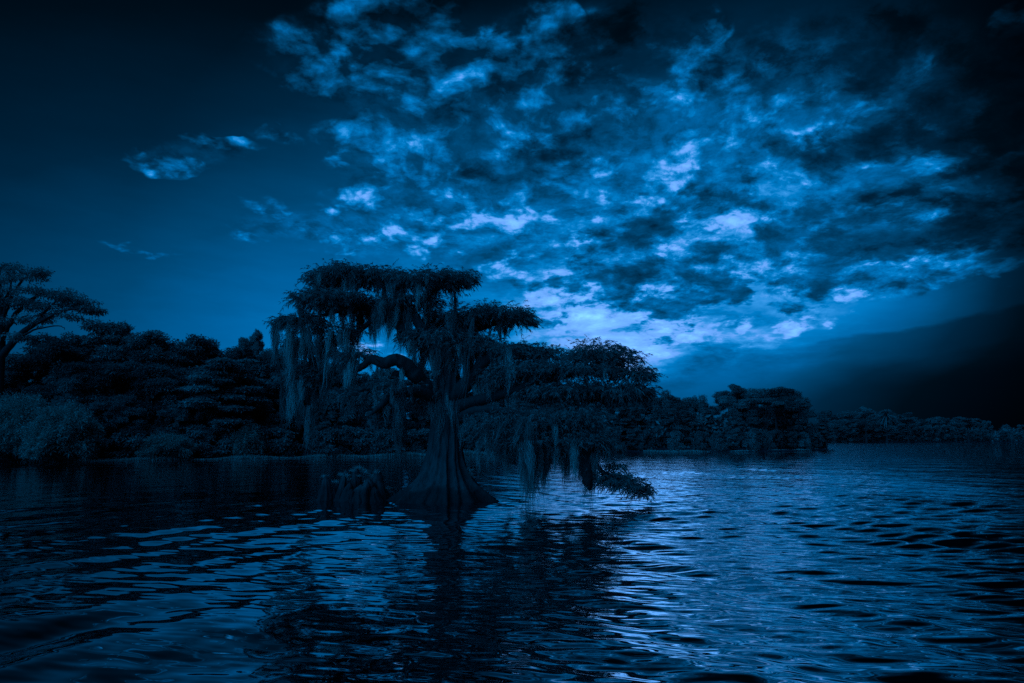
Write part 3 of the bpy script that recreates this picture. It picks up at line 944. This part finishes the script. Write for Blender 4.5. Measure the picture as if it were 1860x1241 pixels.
# ------------------------------------------------------------------ cypress knees beside the trunk
def knee_mesh(name, x, y, h, r, parent, seed, lean=0.0, tip=0.24):
    rs = np.random.RandomState(seed)
    ns, nz = 40, 26
    th = np.linspace(0, 2 * np.pi, ns, endpoint=False)
    ph = rs.uniform(0, 6.28, 4)
    fibk = rs.normal(0, 1, ns)
    V = []
    for i in range(nz + 1):
        t = i / nz
        prof = (1 - t) ** 1.2 * 0.85 + tip * math.sqrt(max(0.0, 1 - t ** 6)) + 0.10 * math.exp(-((t - 0.8) / 0.12) ** 2) * math.sqrt(max(0.0, 1 - t ** 6))
        rr = r * prof * (1 + (0.16 * (1 - t) + 0.04) * (np.sin(4 * th + ph[0]) * 0.5 + np.sin(7 * th + ph[1] + t) * 0.4 + np.sin(11 * th + ph[2]) * 0.3)
                         + 0.07 * fibk * (1 - 0.4 * t) + rs.normal(0, 0.025, ns))
        V.append(np.stack([x + lean * t * h + 0.03 * math.sin(5 * t + ph[3]) + rr * np.cos(th), y + rr * np.sin(th), np.full(ns, -0.25 + t * (h + 0.25))], -1))
    V = np.array(V).reshape(-1, 3)
    i = np.arange(nz)[:, None]
    j = np.arange(ns)[None, :]
    F = np.stack([i * ns + j, i * ns + (j + 1) % ns, (i + 1) * ns + (j + 1) % ns, (i + 1) * ns + j], -1).reshape(-1, 4)
    return np_mesh(name, V, F, M_BARK, parent, True)


KY = 23.2
kc = at(650, 905, KY)
KN = empty('cypress_knees', (float(kc[0]), KY, 0))
tag(KN, 'fused clump of fluted cypress knees in the water beside the mossy tree, tufted on top', 'tree knees')
for q, (px, top, rpx, dy) in enumerate([(612, 876, 14, 0.1), (621, 860, 12, -0.35), (632, 876, 16, -0.5), (640, 853, 21, 0.2), (648, 862, 22, -0.1), (655, 848, 17, 0.15), (668, 868, 24, -0.45),
                                        (672, 856, 15, 0.1), (684, 852, 19, -0.1), (694, 872, 16, -0.25), (704, 889, 12, 0.0), (598, 882, 12, 0.2), (662, 874, 16, -0.7), (636, 888, 16, -0.7), (655, 880, 24, -0.6), (606, 888, 10, -0.2), (682, 884, 20, -0.55)]):
    x = at(px, 905, KY + dy)[0] - kc[0]
    h = at(px, top, KY + dy)[2]
    knee_mesh('knee', x, dy, h, rpx * MPX, KN, 60 + q, RS.normal(0, 0.08))
for z_, (p_, q_) in enumerate([(622, 862), (626, 868), (640, 856), (648, 850), (655, 850), (662, 854), (668, 858), (684, 858), (690, 866), (632, 864), (591, 866), (612, 876), (704, 889), (662, 876), (676, 866), (636, 872), (650, 866)]):
    tuft('fern_tuft', [np.array([at(p_, 905, KY)[0] - kc[0], RS.normal(-0.15, 0.12), at(p_, q_, KY)[2]])], 0.22, M_MOSS, KN, 9 + z_, 0.010, 60)
kc2 = at(591, 905, KY - 0.2)
K2 = empty('cypress_knee', (float(kc2[0]), KY - 0.2, 0))
tag(K2, 'single dark pointed cypress knee at the left end of the knee clump', 'tree knee')
knee_mesh('knee', 0, 0, at(591, 863, KY)[2], 22 * MPX, K2, 88, 0.02, 0.12)
knee_mesh('knee', -0.16, 0.1, at(580, 885, KY)[2], 14 * MPX, K2, 89, 0.02, 0.12)

# ------------------------------------------------------------------ the wood on the banks
def clump_cards(centres, radii, per, size, rs, flat=0.5, droop=0.3):
    """leafy clumps: small drooping leaf sprays spread through each clump"""
    PP, DD, TT = [], [], []
    for c, r, n in zip(centres, radii, per):
        n = int(n)
        v = nrm(rs.normal(0, 1, (n, 3)))
        rad = rs.uniform(0.25, 1.0, n) ** 0.6
        lump = 1 + 0.2 * np.sin(v[:, 0] * 5 + c[0]) + 0.2 * np.sin(v[:, 2] * 6 + c[1])
        p = c + v * (rad * lump)[:, None] * np.array(r)
        PP.append(p)
        d = nrm(v * np.array([1, 1, flat]) + rs.normal(0, 0.45, (n, 3)))
        DD.append(d)
        TT.append(np.full(n, rs.uniform(0.6, 1.35)) * rs.uniform(0.75, 1.25, n))
    P_ = np.vstack(PP); D_ = np.vstack(DD); T_ = np.concatenate(TT)
    n = len(P_)
    # sprigs standing clear of the clumps break the outline
    k = rs.rand(len(P_)) < 0.10
    P_[k] += nrm(D_[k]) * rs.uniform(0.2, 1.0, (k.sum(), 1)) * size * 1.3
    side = nrm(np.cross(D_, nrm(np.stack([rs.normal(0, 0.5, n), rs.normal(0, 0.5, n), np.ones(n)], -1))) + 1e-5)
    return ribbons(P_, D_, rs.uniform(0.6, 1.4, n) * size, rs.uniform(0.4, 0.8, n) * size, np.full(n, droop), 2, (0.5, 1.0, 0.2), side, T_)


def make_tree(name, kind, h, w, seed, leafsize=0.24, dens=0.9, leaf=None):
    rs = np.random.RandomState(seed)
    root = empty(name)
    tr = Bag()
    lean = rs.normal(0, 0.03, 2) * h
    r0 = 0.022 * h + 0.06
    TZ = np.linspace(0, 1, 14)
    top = {'round': 0.82, 'tier': 0.97, 'flat': 0.93, 'shrub': 0.6, 'palm': 0.9}[kind]
    path = np.stack([lean[0] * TZ ** 2 + 0.1 * np.sin(TZ * 5 + seed), lean[1] * TZ ** 2, TZ * h * top - 0.4 * (TZ == 0)], -1)
    rad = r0 * (1 - TZ) ** 0.7 + 0.02 + r0 * 1.2 * np.exp(-TZ * 16)
    tr.add(*tube(path, rad, 8))
    cen, rd = [], []

    def stem(z):
        return np.array([np.interp(z, path[:, 2], path[:, 0]), np.interp(z, path[:, 2], path[:, 1]), z])

    def bough(z0, e, r):
        s0 = stem(min(z0, path[-1, 2]))
        mid = (s0 + e) / 2 + np.array([rs.normal(0, 0.1), rs.normal(0, 0.1), rs.uniform(0.02, 0.12) * np.linalg.norm(e - s0)])
        C = catmull([s0, mid, e], 4)
        tr.add(*tube(C, np.linspace(r, r * 0.25, len(C)), 5))

    if kind == 'round':
        for k in range(62):
            a = rs.uniform(0, 2 * np.pi); z = rs.uniform(0.12, 0.97)
            env = math.sqrt(max(0.05, 1 - ((z - 0.55) / 0.5) ** 2))
            rr = w / 2 * env * rs.uniform(0.35, 1.0)
            e = stem(min(z * h, h * top)) * np.array([1, 1, 0]) + np.array([rr * math.cos(a), rr * math.sin(a), z * h - 0.05 * h])
            s = w * rs.uniform(0.06, 0.155)
            cen.append(e); rd.append((s, s, s * rs.uniform(0.65, 1.0)))
            if k % 2 == 0:
                bough(max(0.12 * h, e[2] - 0.2 * h), e, 0.05)
    elif kind == 'tier':
        nt = rs.randint(8, 12)
        for k in range(nt):
            z = 0.20 + 0.78 * (k + rs.uniform(-0.6, 0.6)) / nt
            env = (0.55 + 0.45 * math.sin(min(1, z * 1.3) * math.pi)) * (1 - max(0, z - 0.75) * 1.4)
            for b in range(rs.randint(3, 6)):
                a = rs.uniform(0, 2 * np.pi)
                for q in np.linspace(0.35, 1.0, 3):
                    rr = w / 2 * env * q * rs.uniform(0.75, 1.1)
                    e = stem(min(z * h, h * top)) * np.array([1, 1, 0]) + np.array([rr * math.cos(a), rr * math.sin(a), z * h - 0.02 * h * q + rs.normal(0, 0.45)])
                    s = w * rs.uniform(0.07, 0.12)
                    cen.append(e); rd.append((s * 1.3, s * 1.3, s * 0.33))
                bough(z * h - 0.05 * h, e, 0.06)
    elif kind == 'flat':
        for k in range(11):
            a = k * 2.4 + rs.uniform(-0.4, 0.4); z = rs.uniform(0.6, 0.95)
            R_ = w / 2 * (1 - max(0, z - 0.72) * 1.6) * rs.uniform(0.55, 1.0)
            e = None
            for q in np.linspace(0.3, 1.0, 4):
                e = stem(min(z * h, h * top)) * np.array([1, 1, 0]) + np.array([R_ * q * math.cos(a), R_ * q * math.sin(a), z * h + 0.03 * h * q + rs.normal(0, 0.2)])
                s = w * rs.uniform(0.06, 0.11)
                cen.append(e); rd.append((s * 1.3, s * 1.3, s * 0.4))
            bough(z * h - 0.16 * h, e, 0.09)
    elif kind == 'shrub':
        for k in range(26):
            a = rs.uniform(0, 2 * np.pi); z = rs.uniform(0.0, 0.9)
            rr = w / 2 * math.sqrt(max(0.05, 1 - z ** 2)) * rs.uniform(0.3, 1.0)
            e = np.array([rr * math.cos(a), rr * math.sin(a), z * h])
            s = w * rs.uniform(0.11, 0.19)
            cen.append(e); rd.append((s, s, s * 0.62))
    if kind in ('round', 'tier'):
        for k in range(9):
            e = stem(h * top) + np.array([rs.normal(0, w * 0.12), rs.normal(0, w * 0.12), h * rs.uniform(-0.06, 0.025)])
            s = w * rs.uniform(0.07, 0.12)
            cen.append(e); rd.append((s, s, s * 0.7))
    if kind == 'palm':
        P_, D_, L_ = [], [], []
        for k in range(30):
            a = rs.uniform(0, 2 * np.pi); el = rs.uniform(-0.5, 1.3)
            P_.append(stem(h * top)); D_.append([math.cos(a) * math.cos(el), math.sin(a) * math.cos(el), math.sin(el)]); L_.append(w / 2 * rs.uniform(0.8, 1.1))
        n = len(P_)
        P_ = np.repeat(np.array(P_), 7, 0); D_ = nrm(np.repeat(np.array(D_), 7, 0) + rs.normal(0, 0.22, (n * 7, 3)))
        V, F, T = ribbons(P_, D_, np.repeat(np.array(L_), 7), np.full(n * 7, w * 0.05), np.full(n * 7, 0.5), 3, (0.5, 1, 0.8, 0.1), None, rs.uniform(0.7, 1.2, n * 7))
    else:
        per = [max(14, dens * 30 * (r[0] * r[2] + r[0] ** 2) / (leafsize ** 2)) for r in rd]
        V, F, T = clump_cards(cen, rd, per, leafsize, rs)
        # odd sprigs breaking the outline
    trunk_o = np_mesh('trunk', np.vstack(tr.V), np.vstack(tr.F), M_FBARK, root, True)
    crown_o = np_mesh('crown', V, F, leaf or M_FAR, root, False, T)
    return root


def copy_tree(o):
    c = o.copy()
    COL.objects.link(c)
    for ch in o.children:
        d = ch.copy()
        COL.objects.link(d)
        d.parent = c
    return c


PROTO = {}
for kind, variants in {'round': 4, 'tier': 4, 'flat': 3, 'shrub': 2}.items():
    PROTO[kind] = [dict(kind=kind, seed=17 * v + len(kind), used=0, root=None) for v in range(variants)]
UNIT = {'round': (14.0, 10.0), 'tier': (14.0, 8.5), 'flat': (16.0, 15.0), 'shrub': (3.6, 5.0)}
KNAME = {'round': 'broadleaf_tree', 'tier': 'bald_cypress', 'flat': 'flat_topped_cypress', 'shrub': 'shrub'}


def plant(kind, x, y, h, w, rz, z=0.4):
    v = PROTO[kind][RS.randint(len(PROTO[kind]))]
    H, W_ = UNIT[kind]
    if v['root'] is None:
        v['root'] = make_tree(KNAME[kind], kind, H, W_, v['seed'])
        o = v['root']
    else:
        o = copy_tree(v['root'])
    o.location = (x, y, z)
    o.rotation_euler = (0, 0, rz)
    o.scale = (w / W_, w / W_, h / H)
    return o


LINE = [(-200, 640), (0, 640), (60, 645), (100, 622), (130, 604), (230, 585), (300, 600), (350, 614), (400, 612), (480, 622), (520, 622), (600, 640), (700, 652),
        (860, 674), (950, 690), (1080, 702), (1200, 708), (1270, 708), (1340, 702), (1420, 708), (1450, 722), (1480, 738), (1520, 742), (1570, 742), (1620, 750), (1700, 752),
        (1760, 760), (1860, 768), (2000, 775)]


def line_y(px):
    return float(np.interp(px, [a for a, b in LINE], [b for a, b in LINE]))


ORD = ['first', 'second', 'third', 'fourth', 'fifth', 'sixth', 'seventh', 'eighth', 'ninth', 'tenth', 'eleventh', 'twelfth', 'thirteenth', 'fourteenth',
       'fifteenth', 'sixteenth', 'seventeenth', 'eighteenth', 'nineteenth', 'twentieth', 'twenty-first', 'twenty-second', 'twenty-third', 'twenty-fourth',
       'twenty-fifth', 'twenty-sixth', 'twenty-seventh', 'twenty-eighth', 'twenty-ninth', 'thirtieth']
LOOK = {'round': 'dark rounded tree', 'tier': 'dark layered cypress', 'flat': 'flat-topped cypress', 'shrub': 'low dark shrub'}


def row(where, x0, x1, step, inset, frac, kinds, group, base_z=0.3, wscale=1.0):
    """one row of trees along the bank; frac is how far up to the skyline its crowns reach"""
    px = x0
    n = 0
    while px < x1:
        s = shore_pt(px)
        if s is not None:
            d = np.linalg.norm(s)
            u = s / d
            q = s + u * inset + RS.normal(0, 0.6, 2)
            Y = q[1]
            topz = at(px, line_y(px) + (1 - frac) * 190, Y)[2]
            h = max(3.0, (topz - base_z) * RS.uniform(0.90, 1.01))
            kind = kinds[RS.randint(len(kinds))]
            w = h * {'round': 0.72, 'tier': 0.62, 'flat': 0.9, 'shrub': 1.4}[kind] * RS.uniform(0.85, 1.2) * wscale
            o = plant(kind, q[0], q[1], h, w, RS.uniform(0, 6.28), base_z)
            tag(o, '%s, %s from left in the %s' % (LOOK[kind], ORD[n], where), 'shrub' if kind == 'shrub' else 'tree', group)
            n += 1
        px += step * RS.uniform(0.8, 1.2)


# left bank and its continuation behind the standing tree
row('back row of the left bank', -160, 905, 58, 15, 1.0, ['round', 'round', 'round', 'tier'], 'back row of the wood on the left bank', 0.9)
row('middle row of the left bank', -120, 900, 64, 8, 0.70, ['round'], 'middle row of the wood on the left bank', 0.6)
row('front row of the left bank', -100, 900, 60, 2.5, 0.34, ['round'], 'front row of the wood on the left bank', 0.25)
row('back row right of the mossy tree', 905, 1490, 42, 18, 1.0, ['round', 'round', 'tier'], 'back row of the wood right of the standing tree', 0.9)
row('middle row right of the mossy tree', 900, 1480, 44, 9, 0.82, ['round', 'tier'], 'middle row of the wood right of the standing tree', 0.6)
row('front row right of the mossy tree', 905, 1475, 40, 3, 0.62, ['round', 'tier', 'round'], 'front row of the wood right of the standing tree', 0.25)
row('back row of the far right shore', 1490, 2000, 24, 26, 0.985, ['round', 'tier', 'round'], 'back row of the far shore', 1.0, 0.9)
row('front row of the far right shore', 1480, 2000, 24, 6, 0.90, ['round', 'tier', 'round'], 'front row of the far shore', 0.4, 1.2)
row('waterside row of the left bank', -60, 880, 62, 1.2, 0.05, ['shrub'], 'waterside shrubs of the left bank', 0.1)
row('waterside row right of the mossy tree', 905, 1480, 48, 1.2, 0.47, ['shrub'], 'waterside shrubs right of the standing tree', 0.1, 0.6)


def special(kind, px, top, base_z, Y, wpx, label, seed=None, rz=0.0):
    p = at(px, 800, Y)
    h = at(px, top, Y)[2] - base_z
    w = wpx / FPX * Y
    o = plant(kind, p[0], Y, h, w, rz, base_z)
    tag(o, label, 'tree' if kind != 'shrub' else 'shrub')
    return o


special('flat', 1342, 700, 0.8, 122, 66, 'flat-topped cypress standing above the treeline, just left of the broad twin-domed crown', rz=1.0)
special('flat', 1412, 706, 0.6, 118, 105, 'broad twin-domed cypress, the highest crown of the wood right of the mossy tree', rz=2.0)
special('flat', 1452, 722, 0.6, 119, 60, 'cypress with a drooping dark crown at the right end of the nearer wood', rz=0.3)
special('flat', 445, 597, 0.8, 84, 60, 'slender tree with an open top poking above the left treeline beside the mossy tree', rz=0.6)
special('tier', 400, 655, 0.2, 74, 165, 'layered cypress with a bare dark trunk at the edge of the left bank', rz=2.2)
special('flat', 1574, 738, 0.6, 402, 38, 'small umbrella-crowned tree rising over the far right shore', rz=0.8)
special('flat', 1650, 750, 0.6, 405, 34, 'second umbrella-crowned tree on the far right shore, lower and broader', rz=2.8)
special('flat', 1760, 757, 0.6, 400, 50, 'wide flat dark crown near the right end of the far shore', rz=1.8)
pm = make_tree('palm_tree', 'palm', at(1612, 750, 404)[2], 14, 5)
pm.location = (float(at(1612, 800, 404)[0]), 404, 0.4)
tag(pm, 'lone palm with a round head among the trees of the far right shore', 'palm')


# tall spreading cypress at the left edge
def tall_left():
    Y = 66.0
    root = empty('spreading_cypress', (float(at(-8, 838, Y)[0]), Y, 0.3))
    tag(root, 'tall cypress at the left edge, its layered crown spreading far above the wood', 'tree')
    L0 = np.array(root.location)
    rs = np.random.RandomState(21)

    def q(px, py, dy=0.0):
        return at(px, py, Y + dy) - L0
    k = Y / FPX
    tp = catmull([tuple(q(a, b)) + (r * k,) for a, b, r in [(-10, 842, 17), (-8, 780, 12), (-4, 700, 10), (0, 620, 9), (2, 560, 6), (-2, 510, 3)]], 6)
    V, F = tube(tp[:, :3], tp[:, 3], 12)
    np_mesh('trunk', V, F, M_FBARK, root, True)
    limbs = [[(0, 650, 0, 7), (40, 605, -0.5, 5.5), (80, 580, -1, 4), (125, 562, -1.2, 2.5), (172, 565, -1.2, 1)],
             [(0, 620, 0, 6), (30, 570, 0.6, 4), (70, 535, 1, 3), (105, 530, 1, 1.2)],
             [(0, 590, 0, 5), (25, 530, 0, 3), (55, 496, 0, 1.2)],
             [(20, 628, 0, 3), (60, 600, -1, 1.8), (105, 592, -1.4, 1), (118, 598, -1.4, 0.6)],
             [(0, 600, 0, 6), (-40, 560, 0.5, 4), (-90, 540, 1, 2)], [(0, 640, 0, 6), (-50, 610, -1, 4), (-110, 600, -1, 2)],
             [(0, 560, 0, 4), (20, 520, 1.5, 2), (10, 490, 2, 1)], [(60, 590, -0.6, 3), (100, 550, -0.4, 2), (140, 545, 0, 1)]]
    for L_ in limbs:
        C = catmull([tuple(q(a, b, c)) + (r * k,) for a, b, c, r in L_], 6)
        C[2:, :3] += rs.normal(0, 0.03, (len(C) - 2, 3))
        V, F = tube(C[:, :3], C[:, 3], 8)
        np_mesh('limb', V, F, M_FBARK, root, True)
    tiers = [(10, 482, 34, 9), (50, 492, 36, 9), (20, 505, 60, 10), (75, 497, 12, 4), (45, 525, 60, 11), (95, 532, 40, 10), (120, 540, 32, 10), (0, 545, 60, 12), (70, 552, 60, 11),
             (130, 556, 34, 11), (160, 562, 22, 7), (178, 565, 9, 4), (30, 580, 60, 10), (100, 572, 44, 9), (-60, 520, 60, 12), (-70, 560, 60, 12), (5, 610, 50, 10), (150, 548, 20, 6), (-30, 490, 40, 10)]
    cr = Bag()
    for (px, py, rx, ry) in tiers:
        cen, rd = [], []
        for b in range(int(3 + rx / 5)):
            a = rs.uniform(0, 2 * np.pi); rr = math.sqrt(rs.uniform(0, 1))
            cen.append(q(px + rx * rr * math.cos(a), py + ry * 0.5 * rs.uniform(-1, 1) + 2 * rr, rx * k * 0.8 * rr * math.sin(a)))
            s = rs.uniform(0.35, 0.75)
            rd.append((s * 1.4, s * 1.4, s * 0.45))
        V, F, T = clump_cards(cen, rd, [110 * r[0] for r in rd], 0.2, rs)
        cr.add(V, F, T)
    cr.build('crown', M_FAR, root)


tall_left()


# pale willowy bush at the left edge
def pale_bush(px, base, top, wpx, Y, name, label, seed, spiky=0.5):
    rs = np.random.RandomState(seed)
    root = empty(name, (float(at(px, base, Y)[0]), Y, 0.1))
    tag(root, label, 'bush')
    h = at(px, top, Y)[2]
    w = wpx / FPX * Y
    n = 1500
    a = rs.uniform(0, 2 * np.pi, n)
    el = np.arcsin(rs.uniform(-0.35, 1.0, n))
    U_ = np.stack([np.cos(a) * np.cos(el), np.sin(a) * np.cos(el), np.sin(el)], -1)
    knob = 1 + 0.20 * np.sin(a * 4 + seed) * np.sin(el * 6 + seed) + 0.07 * np.sin(a * 11 + 2 * seed) + rs.normal(0, 0.03, n)
    O_ = np.array([0, 0, 0.35 * h])
    R_ = np.array([w / 2, w / 2, 0.65 * h])
    m = 22
    t = rs.uniform(0.72, 1.0, (n, m))
    pos = O_ + U_[:, None, :] * R_ * (knob[:, None] * t)[..., None] + rs.normal(0, 0.12, (n, m, 3))
    dd = nrm(U_[:, None, :] * 0.6 + rs.normal(0, 0.5, (n, m, 3)) + np.array([0, 0, 0.45]))
    D_ = U_
    L_ = np.full(n, min(w / 2, h) * 0.9)
    q = n * m
    V, F, T = ribbons(pos.reshape(q, 3), dd.reshape(q, 3), rs.uniform(0.12, 0.28, q), rs.uniform(0.05, 0.09, q), np.full(q, 0.5), 2, (0.5, 1, 0.2), None, np.repeat(rs.uniform(0.6, 1.4, n), m))
    V[:, 2] = np.maximum(V[:, 2], 0.02)
    np_mesh('crown', V, F, M_PALE, root, False, T)
    bg_ = Bag()
    for k in range(40):
        C = np.array([[0, 0, 0], np.abs(D_[k]) * [np.sign(D_[k][0]), np.sign(D_[k][1]), 1] * L_[k] * 0.4 + [0, 0, 0.1], np.abs(D_[k]) * [np.sign(D_[k][0]), np.sign(D_[k][1]), 1] * L_[k] * 0.8])
        bg_.add(*tube(catmull(C, 4), np.linspace(0.04, 0.01, 9), 5))
    bg_.build('stem', M_FBARK, root, True)


pale_bush(112, 835, 742, 112, 57.5, 'willow_bush', 'pale bristling willow bush over the water near the left edge', 3)
pale_bush(30, 838, 726, 120, 59, 'leafy_bush', 'dim leafy bush at the left edge beside the pale willow bush', 4)
pale_bush(448, 833, 776, 50, 71.5, 'small_tree_bush', 'small rounded pale bush at the waterside left of the mossy tree', 5)
pale_bush(300, 835, 795, 90, 67, 'marsh_bush', 'low wide pale bush above the grassy edge of the left bank', 6)


# undergrowth filling the wood behind the first row, and the pale grass edge
def strip(name, x0, x1, inset, depth, h, n, size, mat, label, seed, blade=False, z0=0.1):
    rs = np.random.RandomState(seed)
    px = rs.uniform(x0, x1, n)
    keep, P_ = [], []
    cache = {}
    for x in px:
        key = round(x / 4.0) * 4.0
        if key not in cache:
            a = shore_pt(key); b = shore_pt(key + 4)
            cache[key] = (a, b)
        a, b = cache[key]
        if a is None or b is None or np.linalg.norm(a - b) > 12:
            continue
        s = a + (b - a) * rs.uniform(-0.3, 1.3)
        u = s / np.linalg.norm(s)
        P_.append(np.r_[s + u * (inset + depth * rs.uniform(0, 1)), 0])
    P_ = np.array(P_)
    m = len(P_)
    lump = 0.55 + 0.45 * np.sin(P_[:, 0] * 0.5 + 1) * np.sin(P_[:, 0] * 0.21 + P_[:, 1] * 0.3)
    if blade:
        P_[:, 2] = 0.0
        D_ = nrm(np.stack([rs.normal(0, 0.35, m), rs.normal(0, 0.35, m), np.ones(m)], -1))
        V, F, T = ribbons(P_, D_, h * lump * rs.uniform(0.5, 1.1, m), np.full(m, size), rs.uniform(0, 0.4, m), 2, (1, 0.9, 0.1), None, rs.uniform(0.6, 1.4, m))
    else:
        P_[:, 2] = z0 + h * lump * rs.uniform(0, 1, m) ** 0.8
        D_ = nrm(rs.normal(0, 1, (m, 3)) + [0, -0.3, 0.2])
        V, F, T = ribbons(P_, D_, rs.uniform(0.6, 1.4, m) * size, rs.uniform(0.5, 1, m) * size, np.full(m, 0.3), 2, (0.5, 1, 0.2), None, rs.uniform(0.6, 1.3, m))
    o = np_mesh(name, V, F, mat, None, False, T)
    tag(o, label, None, None, 'stuff')
    return o


strip('undergrowth', -150, 905, 6, 14, 7.5, 42000, 0.55, M_FAR, 'dark undergrowth filling the wood on the left bank', 31)
strip('undergrowth', 905, 1490, 8, 16, 6.5, 26000, 0.6, M_FAR, 'dark undergrowth filling the wood right of the mossy tree', 32)
strip('undergrowth', 1495, 2000, 6, 40, 9.0, 22000, 1.2, M_FAR, 'dark undergrowth along the far right shore', 33)
strip('reeds', 60, 900, -2.6, 4.0, 0.85, 46000, 0.06, M_REED, 'pale short grass and reeds edging the left bank', 34, True)
strip('reeds', 1165, 1475, -0.4, 2.0, 0.5, 9000, 0.07, M_REED, 'thin line of pale reeds edging the bank right of the mossy tree', 35, True)


def floating():
    rs = np.random.RandomState(77)
    n = 260
    Y = 4.5 + 14 * rs.rand(n) ** 1.3
    X = (rs.rand(n) - 0.5) * 1.6 * Y
    Pf = np.stack([X, Y, np.full(n, 0.045)], -1)
    a = rs.uniform(0, 6.28, n)
    D_ = np.stack([np.cos(a), np.sin(a), rs.normal(0, 0.08, n)], -1)
    sd_ = np.stack([-np.sin(a), np.cos(a), np.zeros(n)], -1)
    V, F, T = ribbons(Pf, D_, rs.uniform(0.012, 0.04, n), rs.uniform(0.008, 0.02, n), np.full(n, 0.05), 2, (0.4, 1, 0.2), sd_, rs.uniform(0.4, 1.4, n))
    o = np_mesh('floating_debris', V, F, M_FAR, None, False, T)
    tag(o, 'tiny flecks of leaf litter floating on the near water', None, None, 'stuff')


floating()
